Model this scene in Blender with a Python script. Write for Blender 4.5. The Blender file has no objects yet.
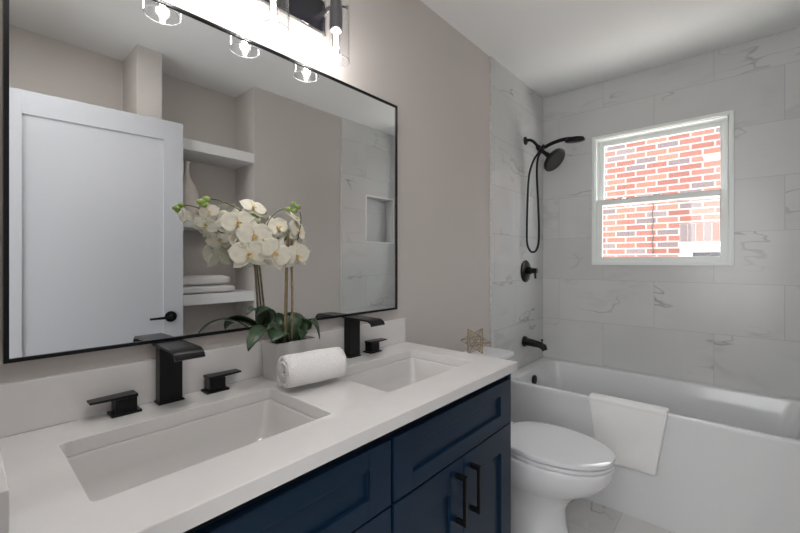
import bpy, bmesh, math, random
from mathutils import Vector, Matrix
random.seed(7)
PI = math.pi
C = bpy.context.scene.collection
S = bpy.context.scene

HC = 2.58           # ceiling height
# ------------------------------------------------------------------ camera
cam_d = bpy.data.cameras.new('camera')
cam = bpy.data.objects.new('camera', cam_d)
C.objects.link(cam)
S.camera = cam
CH = 1.31
cam_d.sensor_fit = 'HORIZONTAL'
cam_d.sensor_width = 36.0
cam_d.lens = 36.0 * 388.18 / 800.0
cam_d.shift_y = -(266.5 - 261.4) / 800.0
cam_d.clip_start = 0.02
cam.location = (0, 0, CH)
cam.rotation_euler = (PI / 2, 0, 0.7213 - PI / 2)

# ------------------------------------------------------------------ view and world
S.view_settings.view_transform = 'Standard'
S.view_settings.look = 'None'
S.view_settings.gamma = 1.0
S.view_settings.use_curve_mapping = False
S.view_settings.exposure = 1.45

world = bpy.data.worlds.new('overcast_sky')
S.world = world
world.use_nodes = True
wn = world.node_tree.nodes
wn['Background'].inputs[0].default_value = (0.93, 0.97, 1.0, 1)
wn['Background'].inputs[1].default_value = 2.35

def area(name, loc, rot, sx, sy, power, color=(1, 1, 1)):
    d = bpy.data.lights.new(name, 'AREA')
    d.shape = 'RECTANGLE'
    d.size = sx
    d.size_y = sy
    d.energy = power
    d.color = color
    o = bpy.data.objects.new(name, d)
    o.location = loc
    o.rotation_euler = rot
    C.objects.link(o)
    return o

# added fill lamp in the hall behind the camera, shining through the doorway
area('hall_fill', (-1.3, 0.05, 1.55), (0, math.radians(-100), 0), 1.9, 1.7, 16, (0.97, 0.985, 1.0))

# late morning sun on the strip of ground between the two houses
sd_ = bpy.data.lights.new('sun', 'SUN'); sd_.energy = 10.0; sd_.angle = math.radians(2); sd_.color = (1.0, 0.97, 0.93)
so_ = bpy.data.objects.new('sun', sd_); so_.rotation_euler = (math.radians(14), math.radians(-1), 0); so_.location = (4.3, 0, 6); C.objects.link(so_)

# added fill lamp under the ceiling, placed out of view above the camera
area('added_fill_glow', (0.26, 0.20, HC - 0.034), (0, 0, 0), 0.28, 0.28, 2.3, (1.0, 0.985, 0.97))

# ------------------------------------------------------------------ materials
def nt(name):
    m = bpy.data.materials.new(name)
    m.use_nodes = True
    t = m.node_tree
    return m, t, t.nodes['Principled BSDF'], t.nodes, t.links

def mat(name, col, rough=0.5, metal=0.0, bump=0.0, scale=60.0, var=0.0, spec=0.5, coat=0.0, detail=3):
    m, t, p, n, l = nt(name)
    p.inputs['Base Color'].default_value = (*col, 1)
    p.inputs['Roughness'].default_value = rough
    p.inputs['Metallic'].default_value = metal
    p.inputs['Specular IOR Level'].default_value = spec
    p.inputs['Coat Weight'].default_value = coat
    if bump or var:
        tc = n.new('ShaderNodeTexCoord')
        no = n.new('ShaderNodeTexNoise')
        no.inputs['Scale'].default_value = scale
        no.inputs['Detail'].default_value = detail
        l.new(tc.outputs['Object'], no.inputs['Vector'])
        if bump:
            b = n.new('ShaderNodeBump')
            b.inputs['Strength'].default_value = bump
            b.inputs['Distance'].default_value = 0.003
            l.new(no.outputs['Fac'], b.inputs['Height'])
            l.new(b.outputs['Normal'], p.inputs['Normal'])
        if var:
            r = n.new('ShaderNodeValToRGB')
            r.color_ramp.elements[0].position = 0.3
            r.color_ramp.elements[1].position = 0.7
            r.color_ramp.elements[0].color = (*[c * (1 - var) for c in col], 1)
            r.color_ramp.elements[1].color = (*[min(1, c * (1 + var)) for c in col], 1)
            l.new(no.outputs['Fac'], r.inputs['Fac'])
            l.new(r.outputs['Color'], p.inputs['Base Color'])
    return m

def marble(name, axis, u0, z0, bw=0.61, bh=0.305, base=(0.63, 0.635, 0.63), rough=0.22):
    """large format marble look tile; axis = which object axis runs along the course"""
    m, t, p, n, l = nt(name)
    tc = n.new('ShaderNodeTexCoord')
    sp = n.new('ShaderNodeSeparateXYZ')
    l.new(tc.outputs['Object'], sp.inputs[0])
    cb = n.new('ShaderNodeCombineXYZ')
    a1 = n.new('ShaderNodeMath'); a1.operation = 'SUBTRACT'; a1.inputs[1].default_value = u0
    a2 = n.new('ShaderNodeMath'); a2.operation = 'SUBTRACT'; a2.inputs[1].default_value = z0
    l.new(sp.outputs[axis[0]], a1.inputs[0])
    l.new(sp.outputs[axis[1]], a2.inputs[0])
    l.new(a1.outputs[0], cb.inputs[0])
    l.new(a2.outputs[0], cb.inputs[1])
    br = n.new('ShaderNodeTexBrick')
    br.offset = 0.5
    br.inputs['Scale'].default_value = 1.0
    br.inputs['Brick Width'].default_value = bw
    br.inputs['Row Height'].default_value = bh
    br.inputs['Mortar Size'].default_value = 0.0013
    br.inputs['Mortar Smooth'].default_value = 0.1
    br.inputs['Color1'].default_value = (0, 0, 0, 1)
    br.inputs['Color2'].default_value = (1, 1, 1, 1)
    br.inputs['Mortar'].default_value = (0.5, 0.5, 0.5, 1)
    l.new(cb.outputs[0], br.inputs['Vector'])
    k = n.new('ShaderNodeMath'); k.operation = 'MULTIPLY'; k.inputs[1].default_value = 23.7
    l.new(br.outputs['Color'], k.inputs[0])
    # veins: ridge of a warped noise, a different slice of it for every tile
    rot = n.new('ShaderNodeMapping')
    rot.inputs['Rotation'].default_value = (0.0, 0.0, -0.52)
    rot.inputs['Scale'].default_value = (0.75, 2.0, 1.0)
    l.new(cb.outputs[0], rot.inputs['Vector'])
    def ridge(scale, width, dist, seed):
        no = n.new('ShaderNodeTexNoise'); no.noise_dimensions = '4D'
        no.inputs['Scale'].default_value = scale
        no.inputs['Detail'].default_value = 4
        no.inputs['Roughness'].default_value = 0.6
        no.inputs['Distortion'].default_value = dist
        l.new(rot.outputs[0], no.inputs['Vector'])
        ad = n.new('ShaderNodeMath'); ad.inputs[1].default_value = seed
        l.new(k.outputs[0], ad.inputs[0]); l.new(ad.outputs[0], no.inputs['W'])
        s = n.new('ShaderNodeMath'); s.operation = 'SUBTRACT'; s.inputs[1].default_value = 0.5
        l.new(no.outputs['Fac'], s.inputs[0])
        ab = n.new('ShaderNodeMath'); ab.operation = 'ABSOLUTE'
        l.new(s.outputs[0], ab.inputs[0])
        mr = n.new('ShaderNodeMapRange')
        mr.inputs['From Min'].default_value = 0.0
        mr.inputs['From Max'].default_value = width
        mr.inputs['To Min'].default_value = 1.0
        mr.inputs['To Max'].default_value = 0.0
        l.new(ab.outputs[0], mr.inputs['Value'])
        return mr.outputs[0]
    def mask(scale, lo, hi, seed):
        no = n.new('ShaderNodeTexNoise'); no.noise_dimensions = '4D'
        no.inputs['Scale'].default_value = scale
        no.inputs['Detail'].default_value = 2
        l.new(tc.outputs['Object'], no.inputs['Vector'])
        ad = n.new('ShaderNodeMath'); ad.inputs[1].default_value = seed
        l.new(k.outputs[0], ad.inputs[0]); l.new(ad.outputs[0], no.inputs['W'])
        mr = n.new('ShaderNodeMapRange')
        mr.inputs['From Min'].default_value = lo
        mr.inputs['From Max'].default_value = hi
        l.new(no.outputs['Fac'], mr.inputs['Value'])
        return mr.outputs[0]
    def mul(a, b, f=None):
        q = n.new('ShaderNodeMath'); q.operation = 'MULTIPLY'
        l.new(a, q.inputs[0])
        if f is None: l.new(b, q.inputs[1])
        else: q.inputs[1].default_value = f
        return q.outputs[0]
    v1 = mul(mul(ridge(1.1, 0.0075, 0.15, 0.0), mask(2.4, 0.48, 0.64, 5.0)), None, 0.62)
    v2 = mul(mul(ridge(1.5, 0.04, 0.25, 9.0), mask(2.2, 0.50, 0.75, 14.0)), None, 0.25)
    mx = n.new('ShaderNodeMath'); mx.operation = 'MAXIMUM'
    l.new(v1, mx.inputs[0]); l.new(v2, mx.inputs[1])
    cl = n.new('ShaderNodeTexNoise'); cl.noise_dimensions = '4D'
    cl.inputs['Scale'].default_value = 1.6
    cl.inputs['Detail'].default_value = 3
    l.new(tc.outputs['Object'], cl.inputs['Vector']); l.new(k.outputs[0], cl.inputs['W'])
    cr = n.new('ShaderNodeValToRGB')
    cr.color_ramp.elements[0].position = 0.35
    cr.color_ramp.elements[1].position = 0.65
    cr.color_ramp.elements[0].color = (*[c * 0.94 for c in base], 1)
    cr.color_ramp.elements[1].color = (*[c * 1.03 for c in base], 1)
    l.new(cl.outputs['Fac'], cr.inputs['Fac'])
    m1 = n.new('ShaderNodeMixRGB')
    m1.inputs['Color2'].default_value = (0.19, 0.18, 0.175, 1)
    l.new(mx.outputs[0], m1.inputs['Fac']); l.new(cr.outputs['Color'], m1.inputs['Color1'])
    m2 = n.new('ShaderNodeMixRGB')
    m2.inputs['Color2'].default_value = (*[c * 0.72 for c in base], 1)
    l.new(br.outputs['Fac'], m2.inputs['Fac']); l.new(m1.outputs[0], m2.inputs['Color1'])
    l.new(m2.outputs[0], p.inputs['Base Color'])
    b = n.new('ShaderNodeBump'); b.invert = True
    b.inputs['Strength'].default_value = 0.35
    b.inputs['Distance'].default_value = 0.001
    l.new(br.outputs['Fac'], b.inputs['Height'])
    l.new(b.outputs['Normal'], p.inputs['Normal'])
    p.inputs['Roughness'].default_value = rough
    p.inputs['Specular IOR Level'].default_value = 0.45
    return m

def thin_glass(name, tint=(1, 1, 1), refl=1.0):
    m = bpy.data.materials.new(name); m.use_nodes = True
    t = m.node_tree; n = t.nodes; l = t.links
    n.remove(n['Principled BSDF'])
    tr = n.new('ShaderNodeBsdfTransparent'); tr.inputs[0].default_value = (*tint, 1)
    gl = n.new('ShaderNodeBsdfGlossy'); gl.inputs['Roughness'].default_value = 0.01
    fr = n.new('ShaderNodeLayerWeight'); fr.inputs[0].default_value = 0.5
    pw = n.new('ShaderNodeMath'); pw.operation = 'POWER'; pw.inputs[1].default_value = 4.0
    mu = n.new('ShaderNodeMath'); mu.operation = 'MULTIPLY_ADD'; mu.inputs[1].default_value = 0.75 * refl; mu.inputs[2].default_value = 0.035 * refl
    mix = n.new('ShaderNodeMixShader')
    l.new(fr.outputs['Facing'], pw.inputs[0]); l.new(pw.outputs[0], mu.inputs[0]); l.new(mu.outputs[0], mix.inputs[0])
    l.new(tr.outputs[0], mix.inputs[1]); l.new(gl.outputs[0], mix.inputs[2])
    l.new(mix.outputs[0], n['Material Output'].inputs[0])
    return m

def emit(name, col, st):
    m = bpy.data.materials.new(name); m.use_nodes = True
    n = m.node_tree.nodes; l = m.node_tree.links
    n.remove(n['Principled BSDF'])
    e = n.new('ShaderNodeEmission'); e.inputs[0].default_value = (*col, 1); e.inputs[1].default_value = st
    l.new(e.outputs[0], n['Material Output'].inputs[0])
    return m

def terry(name, col, scale=420):
    m, t, p, n, l = nt(name)
    tc = n.new('ShaderNodeTexCoord')
    v = n.new('ShaderNodeTexVoronoi'); v.inputs['Scale'].default_value = scale
    no = n.new('ShaderNodeTexNoise'); no.inputs['Scale'].default_value = 35; no.inputs['Detail'].default_value = 4
    l.new(tc.outputs['Object'], v.inputs['Vector']); l.new(tc.outputs['Object'], no.inputs['Vector'])
    a = n.new('ShaderNodeMath')
    l.new(v.outputs['Distance'], a.inputs[0]); l.new(no.outputs['Fac'], a.inputs[1])
    b = n.new('ShaderNodeBump'); b.inputs['Strength'].default_value = 0.5; b.inputs['Distance'].default_value = 0.004
    l.new(a.outputs[0], b.inputs['Height']); l.new(b.outputs['Normal'], p.inputs['Normal'])
    p.inputs['Base Color'].default_value = (*col, 1)
    p.inputs['Roughness'].default_value = 0.95
    p.inputs['Sheen Weight'].default_value = 0.3
    p.inputs['Specular IOR Level'].default_value = 0.1
    return m

def brick_mat():
    m, t, p, n, l = nt('red_brick')
    tc = n.new('ShaderNodeTexCoord')
    sp = n.new('ShaderNodeSeparateXYZ'); l.new(tc.outputs['Object'], sp.inputs[0])
    cb = n.new('ShaderNodeCombineXYZ'); l.new(sp.outputs[1], cb.inputs[0]); l.new(sp.outputs[2], cb.inputs[1])
    br = n.new('ShaderNodeTexBrick'); br.offset = 0.5
    br.inputs['Scale'].default_value = 1.0
    br.inputs['Brick Width'].default_value = 0.217
    br.inputs['Row Height'].default_value = 0.0735
    br.inputs['Mortar Size'].default_value = 0.0085
    br.inputs['Mortar Smooth'].default_value = 0.05
    br.inputs['Color1'].default_value = (0, 0, 0, 1)
    br.inputs['Color2'].default_value = (1, 1, 1, 1)
    l.new(cb.outputs[0], br.inputs['Vector'])
    r = n.new('ShaderNodeValToRGB')
    r.color_ramp.interpolation = 'CONSTANT'
    e = r.color_ramp.elements
    e[0].position = 0; e[0].color = (0.155, 0.056, 0.043, 1)
    e[1].position = 0.22; e[1].color = (0.20, 0.078, 0.058, 1)
    for pos, c in ((0.42, (0.10, 0.076, 0.078)), (0.55, (0.17, 0.064, 0.050)), (0.70, (0.205, 0.088, 0.064)), (0.82, (0.125, 0.096, 0.095)), (0.92, (0.14, 0.052, 0.042))):
        q = e.new(pos); q.color = (*c, 1)
    l.new(br.outputs['Color'], r.inputs['Fac'])
    no = n.new('ShaderNodeTexNoise'); no.inputs['Scale'].default_value = 60; no.inputs['Detail'].default_value = 4
    l.new(tc.outputs['Object'], no.inputs['Vector'])
    m0 = n.new('ShaderNodeMixRGB'); m0.blend_type = 'OVERLAY'; m0.inputs['Fac'].default_value = 0.35
    l.new(r.outputs['Color'], m0.inputs['Color1']); l.new(no.outputs['Fac'], m0.inputs['Color2'])
    mx = n.new('ShaderNodeMixRGB'); mx.inputs['Color2'].default_value = (0.25, 0.235, 0.22, 1)
    l.new(br.outputs['Fac'], mx.inputs['Fac']); l.new(m0.outputs[0], mx.inputs['Color1'])
    l.new(mx.outputs[0], p.inputs['Base Color'])
    b = n.new('ShaderNodeBump'); b.invert = True; b.inputs['Distance'].default_value = 0.004; b.inputs['Strength'].default_value = 0.6
    l.new(br.outputs['Fac'], b.inputs['Height']); l.new(b.outputs['Normal'], p.inputs['Normal'])
    p.inputs['Roughness'].default_value = 0.9
    return m

M = {}
M['paint'] = mat('greige_paint', (0.60, 0.562, 0.53), 0.62, bump=0.08, scale=300)
M['ceil'] = mat('ceiling_paint', (0.85, 0.855, 0.85), 0.8, bump=0.05, scale=250)
M['trim'] = mat('white_trim_paint', (0.82, 0.82, 0.82), 0.4, bump=0.02, scale=120)
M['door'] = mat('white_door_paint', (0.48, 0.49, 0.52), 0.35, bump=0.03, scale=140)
M['tile_x'] = marble('marble_tile_end_walls', (0, 2), 3.011 - 0.18, 0.873)
M['tile_y'] = marble('marble_tile_window_wall', (1, 2), 0.125, 0.873)
M['tile_floor'] = marble('marble_tile_floor', (0, 1), 0.2, 0.16, base=(0.74, 0.73, 0.72), rough=0.25)
M['edge'] = mat('tile_edge', (0.60, 0.59, 0.57), 0.4, bump=0.3, scale=60, var=0.12)
M['vinyl'] = mat('white_vinyl', (0.84, 0.87, 0.85), 0.3, bump=0.01, scale=80)
M['pane'] = thin_glass('window_glass')
M['brick'] = brick_mat()
M['outdoor_white'] = mat('weathered_white_paint', (0.42, 0.43, 0.43), 0.5, bump=0.02, scale=60)
M['soldier'] = mat('brick_face', (0.185, 0.072, 0.056), 0.9, bump=0.4, scale=60, var=0.25)
M['soldier_grey'] = mat('grey_brick_face', (0.115, 0.09, 0.09), 0.9, bump=0.4, scale=60, var=0.2)
M['mortar'] = mat('mortar', (0.25, 0.235, 0.22), 0.95, bump=0.3, scale=90)
M['quartz'] = mat('white_quartz', (0.74, 0.725, 0.715), 0.12, bump=0.0, scale=14, var=0.02)
M['sink'] = mat('sink_porcelain', (0.70, 0.685, 0.67), 0.08, bump=0.01, scale=5, coat=0.3)
M['porcelain'] = mat('white_porcelain', (0.76, 0.765, 0.78), 0.07, bump=0.01, scale=4, coat=0.4)
M['tub'] = mat('white_acrylic', (0.73, 0.74, 0.75), 0.14, bump=0.01, scale=4, coat=0.2)
M['navy'] = mat('navy_lacquer', (0.0055, 0.021, 0.048), 0.36, bump=0.02, scale=200, var=0.04)
M['navy'].node_tree.nodes['Principled BSDF'].inputs['Specular IOR Level'].default_value = 0.25
M['navy_dark'] = mat('navy_carcass', (0.006, 0.009, 0.014), 0.6, bump=0.02, scale=100)
M['black'] = mat('matte_black_metal', (0.004, 0.004, 0.005), 0.30, bump=0.03, scale=220, spec=0.28)
M['blackface'] = mat('black_nozzle_face', (0.012, 0.012, 0.014), 0.5, bump=0.5, scale=180, spec=0.12)
M['mirror'] = mat('mirror_silver', (0.86, 0.875, 0.875), 0.0, metal=1.0)
n_ = M['mirror'].node_tree.nodes
M['chrome'] = mat('brushed_nickel', (0.75, 0.73, 0.71), 0.22, metal=1.0, bump=0.02, scale=200)
M['plate'] = mat('black_gloss', (0.008, 0.008, 0.012), 0.12, bump=0.01, scale=30)
M['socket'] = mat('dark_grey_metal', (0.06, 0.06, 0.065), 0.35, metal=0.7, bump=0.02, scale=150)
M['shade'] = thin_glass('clear_shade_glass', (0.985, 0.985, 0.99), 1.3)
M['rim'] = mat('painted_edge_glint', (0.50, 0.52, 0.54), 0.15, bump=0.02, scale=90)
M['rim'].node_tree.nodes['Principled BSDF'].inputs['Alpha'].default_value = 0.45
M['bulb'] = thin_glass('clear_bulb_glass', (1, 1, 1), 1.0)
M['filament'] = emit('glowing_filament', (1.0, 0.95, 0.90), 18)
M['bulbcap'] = mat('bulb_cap', (0.8, 0.7, 0.6), 0.3, metal=0.8, bump=0.02, scale=90)
M['terry'] = terry('white_terry', (0.86, 0.845, 0.835), 260)
M['terry2'] = terry('white_terry_tub', (0.88, 0.875, 0.865), 260)
M['petal'] = mat('orchid_petal', (0.80, 0.77, 0.65), 0.55, bump=0.1, scale=90, var=0.05)
M['petal'].node_tree.nodes['Principled BSDF'].inputs['Subsurface Weight'].default_value = 0.15
M['petal'].node_tree.nodes['Principled BSDF'].inputs['Subsurface Radius'].default_value = (0.01, 0.01, 0.008)
M['lip'] = mat('orchid_lip', (0.78, 0.58, 0.26), 0.5, bump=0.1, scale=90, var=0.3)
M['bud'] = mat('orchid_bud', (0.30, 0.42, 0.10), 0.5, bump=0.1, scale=60, var=0.2)
M['stem'] = mat('orchid_stem', (0.10, 0.13, 0.045), 0.5, bump=0.1, scale=80, var=0.2)
M['stake'] = mat('bamboo_stake', (0.26, 0.19, 0.11), 0.6, bump=0.2, scale=70, var=0.3)
M['raffia'] = mat('raffia_tie', (0.50, 0.36, 0.22), 0.7, bump=0.3, scale=120, var=0.2)
M['leaf'] = mat('orchid_leaf', (0.022, 0.055, 0.020), 0.30, bump=0.08, scale=40, var=0.25)
M['pot'] = mat('white_glazed_ceramic', (0.66, 0.65, 0.64), 0.4, bump=0.01, scale=10)
M['soil'] = mat('dark_moss', (0.02, 0.02, 0.012), 0.95, bump=0.9, scale=70, var=0.5)
M['gold'] = mat('gold_wire', (0.50, 0.39, 0.23), 0.35, metal=1.0, bump=0.02, scale=90)
M['vase'] = mat('cream_ceramic', (0.78, 0.71, 0.65), 0.5, bump=0.08, scale=40, var=0.04)
M['rubber'] = mat('black_cable', (0.03, 0.03, 0.03), 0.7, bump=0.02, scale=60)
M['ground'] = mat('outdoor_ground', (0.60, 0.58, 0.55), 0.95, bump=0.5, scale=8, var=0.2)
M['drain'] = mat('black_drain', (0.02, 0.02, 0.02), 0.3, metal=0.5, bump=0.02, scale=90)
# grey-green cast of the float glass in the mirror is its own colour

# ------------------------------------------------------------------ mesh helpers
class MB:
    def __init__(s):
        s.bm = bmesh.new()
    def box(s, x0, x1, y0, y1, z0, z1, mtx=None):
        vs = [s.bm.verts.new(v) for v in ((x0, y0, z0), (x1, y0, z0), (x1, y1, z0), (x0, y1, z0), (x0, y0, z1), (x1, y0, z1), (x1, y1, z1), (x0, y1, z1))]
        if mtx:
            for v in vs: v.co = mtx @ v.co
        for f in ((0, 3, 2, 1), (4, 5, 6, 7), (0, 1, 5, 4), (1, 2, 6, 5), (2, 3, 7, 6), (3, 0, 4, 7)):
            s.bm.faces.new([vs[i] for i in f])
        return s
    def rings(s, rings, cap0=True, cap1=True, closed=True):
        """loft rings of equal length"""
        R = [[s.bm.verts.new(p) for p in r] for r in rings]
        k = len(R[0])
        for a, b in zip(R, R[1:]):
            for i in range(k if closed else k - 1):
                j = (i + 1) % k
                s.bm.faces.new((a[i], a[j], b[j], b[i]))
        if cap0: s.bm.faces.new(R[0][::-1])
        if cap1: s.bm.faces.new(R[-1])
        return s
    def tube(s, pts, r, seg=10, cap=True):
        pts = [Vector(p) for p in pts]
        if not isinstance(r, (list, tuple)): r = [r] * len(pts)
        T = []
        for i in range(len(pts)):
            a = pts[max(0, i - 1)]; b = pts[min(len(pts) - 1, i + 1)]
            T.append((b - a).normalized())
        up = Vector((0, 0, 1)) if abs(T[0].z) < 0.9 else Vector((1, 0, 0))
        nrm = (up - T[0] * up.dot(T[0])).normalized()
        rg = []
        for p, t, rr in zip(pts, T, r):
            nrm = (nrm - t * nrm.dot(t)).normalized()
            bi = t.cross(nrm)
            rg.append([p + (nrm * math.cos(a) + bi * math.sin(a)) * rr for a in [2 * PI * q / seg for q in range(seg)]])
        return s.rings(rg, cap, cap)
    def lathe(s, prof, c, axis='z', seg=32, cap0=True, cap1=True):
        rg = []
        for r, h in prof:
            ring = []
            for q in range(seg):
                a = 2 * PI * q / seg
                u, v = r * math.cos(a), r * math.sin(a)
                if axis == 'z': p = (c[0] + u, c[1] + v, c[2] + h)
                elif axis == 'y': p = (c[0] + u, c[1] + h, c[2] + v)
                else: p = (c[0] + h, c[1] + u, c[2] + v)
                ring.append(p)
            rg.append(ring)
        return s.rings(rg, cap0, cap1)
    def build(s, name, m, parent=None, origin=None, bevel=0, smooth=False, seg=2, subsurf=0, kind=None):
        bm = s.bm
        bmesh.ops.remove_doubles(bm, verts=bm.verts, dist=1e-6)
        bmesh.ops.recalc_face_normals(bm, faces=bm.faces)
        if parent is not None: o0 = Vector(parent['_o'])
        elif origin is not None: o0 = Vector(origin)
        else: o0 = Vector((0, 0, 0))
        bmesh.ops.translate(bm, verts=bm.verts, vec=-o0)
        me = bpy.data.meshes.new(name)
        bm.to_mesh(me); bm.free()
        o = bpy.data.objects.new(name, me)
        C.objects.link(o)
        me.materials.append(m)
        if parent is not None: o.parent = parent
        else: o.location = o0
        o['_o'] = list(o0)
        if bevel:
            b = o.modifiers.new('bevel', 'BEVEL'); b.width = bevel; b.segments = seg; b.limit_method = 'ANGLE'; b.angle_limit = 0.6
            b.harden_normals = False
        if subsurf:
            b = o.modifiers.new('subsurf', 'SUBSURF'); b.levels = subsurf; b.render_levels = subsurf
        if smooth:
            for p in me.polygons: p.use_smooth = True
            if smooth != 'all':
                try: me.set_sharp_from_angle(angle=math.radians(40))
                except Exception: pass
        if kind: o['kind'] = kind
        return o

def tag(o, label, cat, group=None):
    o['label'] = label; o['category'] = cat
    if group: o['group'] = group
    return o
def thing(name, loc, label, cat, group=None):
    o = bpy.data.objects.new(name, None); C.objects.link(o)
    o.location = loc; o['_o'] = list(loc); o.empty_display_size = 0.05
    return tag(o, label, cat, group)
def bx(*a): return MB().box(*a)

def rrect(x0, x1, y0, y1, z, r, k=6):
    pts = []
    for cx, cy, a0 in ((x1 - r, y1 - r, 0), (x0 + r, y1 - r, PI / 2), (x0 + r, y0 + r, PI), (x1 - r, y0 + r, 1.5 * PI)):
        for i in range(k + 1):
            a = a0 + PI / 2 * i / k
            pts.append((cx + r * math.cos(a), cy + r * math.sin(a), z))
    return pts
def bez(pts, n=10):
    """Catmull-Rom through points"""
    P = [Vector(p) for p in pts]
    P = [P[0] * 2 - P[1]] + P + [P[-1] * 2 - P[-2]]
    out = []
    for i in range(1, len(P) - 2):
        for q in range(n):
            t = q / n
            a, b, c, d = P[i - 1:i + 3]
            out.append(0.5 * ((2 * b) + (c - a) * t + (2 * a - 5 * b + 4 * c - d) * t * t + (-a + 3 * b - 3 * c + d) * t ** 3))
    out.append(P[-2])
    return out

# ------------------------------------------------------------------ room dimensions
YW = 1.173          # vanity wall paint face
YO = -0.348         # opposite wall paint face
XB = 3.011          # tiled window wall face
XL = 0.022          # left wall face
TX = 2.181          # where the tile of the end walls starts
def struct(mb, name, m, **k): return mb.build(name, m, kind='structure', **k)

struct(bx(-1.9, 3.2, -1.3, 1.4, -0.1, 0.0), 'floor', M['tile_floor'])
struct(bx(-1.9, 3.2, -1.3, 1.4, HC, HC + 0.1), 'ceiling', M['ceil'])
struct(bx(-0.09, 3.2, YW, YW + 0.12, 0, HC), 'wall_vanity', M['paint'])
# left wall with the doorway the photographer stands in
w = MB(); w.box(-0.09, XL, 0.50, YW, 0, HC); w.box(-0.09, XL, -0.36, 0.50, 2.17, HC); w.box(-0.09, XL, -0.75, -0.36, 0, HC)
struct(w, 'wall_left', M['paint'])
# opposite wall: deep alcove, pier, shelf recess, plain stretch, tiled end of the tub alcove
w = MB()
w.box(-0.09, 3.2, -0.76, -0.64, 0, HC)
w.box(0.689, 0.819, -0.64, YO, 0, HC)
w.box(1.417, 3.2, -0.64, YO, 0, 1.498)
w.box(1.417, 3.2, -0.64, YO, 1.925, HC)
w.box(1.417, 2.53, -0.64, YO, 1.498, 1.925)
w.box(2.90, 3.2, -0.64, YO, 1.498, 1.925)
w.box(2.53, 2.90, -0.64, -0.44, 1.498, 1.925)
struct(w, 'wall_opposite', M['paint'])
# tile skins
struct(bx(TX, XB + 0.02, YW - 0.011, YW + 0.001, 0, HC), 'wall_tile_shower', M['tile_x'], bevel=0.002)
w = MB()
N0, N1, Z0, Z1 = 2.53, 2.90, 1.498, 1.925
w.box(TX + 0.05, XB + 0.02, YO, YO + 0.011, 0, Z0); w.box(TX + 0.05, XB + 0.02, YO, YO + 0.011, Z1, HC)
w.box(TX + 0.05, N0, YO, YO + 0.011, Z0, Z1); w.box(N1, XB + 0.02, YO, YO + 0.011, Z0, Z1)
w.box(N0, N1, -0.44, -0.436, Z0, Z1)
w.box(N0, N0 + 0.004, -0.436, YO, Z0, Z1); w.box(N1 - 0.004, N1, -0.436, YO, Z0, Z1)
w.box(N0, N1, -0.436, YO, Z0, Z0 + 0.004); w.box(N0, N1, -0.436, YO, Z1 - 0.004, Z1)
struct(w, 'wall_tile_niche', M['tile_x'])
# white edging round the niche
w = MB()
for a in ((N0 - 0.012, N1 + 0.012, Z0 - 0.012, Z0), (N0 - 0.012, N1 + 0.012, Z1, Z1 + 0.012), (N0 - 0.012, N0, Z0, Z1), (N1, N1 + 0.012, Z0, Z1)):
    w.box(a[0], a[1], YO + 0.010, YO + 0.015, a[2], a[3])
struct(w, 'trim_1', M['trim'])
# edging strips where the tile ends
struct(bx(TX - 0.006, TX, YW - 0.013, YW + 0.001, 0, HC), 'trim_2', M['edge'], bevel=0.001)
struct(bx(TX + 0.044, TX + 0.05, YO - 0.001, YO + 0.013, 0, HC), 'trim_3', M['edge'], bevel=0.001)
# window wall
WY0, WY1, WZ0, WZ1 = 0.045, 0.795, 1.297, 2.186
w = MB()
w.box(XB, XB + 0.14, -0.45, WY0, 0, HC); w.box(XB, XB + 0.14, WY1, 1.3, 0, HC)
w.box(XB, XB + 0.14, WY0, WY1, 0, WZ0); w.box(XB, XB + 0.14, WY0, WY1, WZ1, HC)
struct(w, 'wall_window', M['tile_y'])
# hall behind the camera
w = MB(); w.box(-1.9, -1.8, -1.2, 1.3, 0, HC); w.box(-1.8, -0.09, -1.3, -1.2, 0, HC); w.box(-1.8, -0.09, 1.2, 1.3, 0, HC)
w.box(-0.2, -0.09, -1.2, -0.76, 0, HC)
struct(w, 'wall_hall', M['paint'])
# door casing on the jamb
w = MB(); w.box(-0.09, XL, 0.48, 0.50, 0, 2.15); w.box(-0.09, XL, -0.36, -0.34, 0, 2.15); w.box(-0.09, XL, -0.36, 0.50, 2.15, 2.17)
struct(w, 'trim_4', M['trim'])

w = MB(); w.rings([rrect(0.11, 0.41, 0.05, 0.35, HC - 0.0005, 0.02), rrect(0.11, 0.41, 0.05, 0.35, HC - 0.025, 0.02), rrect(0.125, 0.395, 0.065, 0.335, HC - 0.030, 0.02)])
cl_ = thing('added_fill_light', (0.26, 0.20, HC - 0.03), 'flat square white housing of an added fill lamp inside the doorway', 'ceiling light')  # unseen fixture added to hold the fill lamp
w.build('housing', M['trim'], cl_)

# ------------------------------------------------------------------ window
FY0, FY1, FZ0, FZ1 = 0.032, 0.807, 1.285, 2.198
w = MB()
def frame(w, x0, x1, y0, y1, z0, z1, ty, tz0, tz1=None):
    tz1 = tz1 or tz0
    w.box(x0, x1, y0, y0 + ty, z0, z1); w.box(x0, x1, y1 - ty, y1, z0, z1)
    w.box(x0, x1, y0 + ty, y1 - ty, z0, z0 + tz0); w.box(x0, x1, y0 + ty, y1 - ty, z1 - tz1, z1)
frame(w, XB - 0.012, XB + 0.012, FY0, FY1, FZ0, FZ1, 0.020, 0.020)
frame(w, XB, XB + 0.11, WY0, WY1, WZ0, WZ1, 0.014, 0.014, 0.014)
frame(w, XB + 0.045, XB + 0.055, WY0 + 0.012, WY1 - 0.012, WZ0 + 0.012, WZ1 - 0.012, 0.010, 0.01, 0.01)
win = w.build('window_1', M['vinyl'], kind='structure', origin=(XB, 0.42, FZ0), bevel=0.002)
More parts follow.
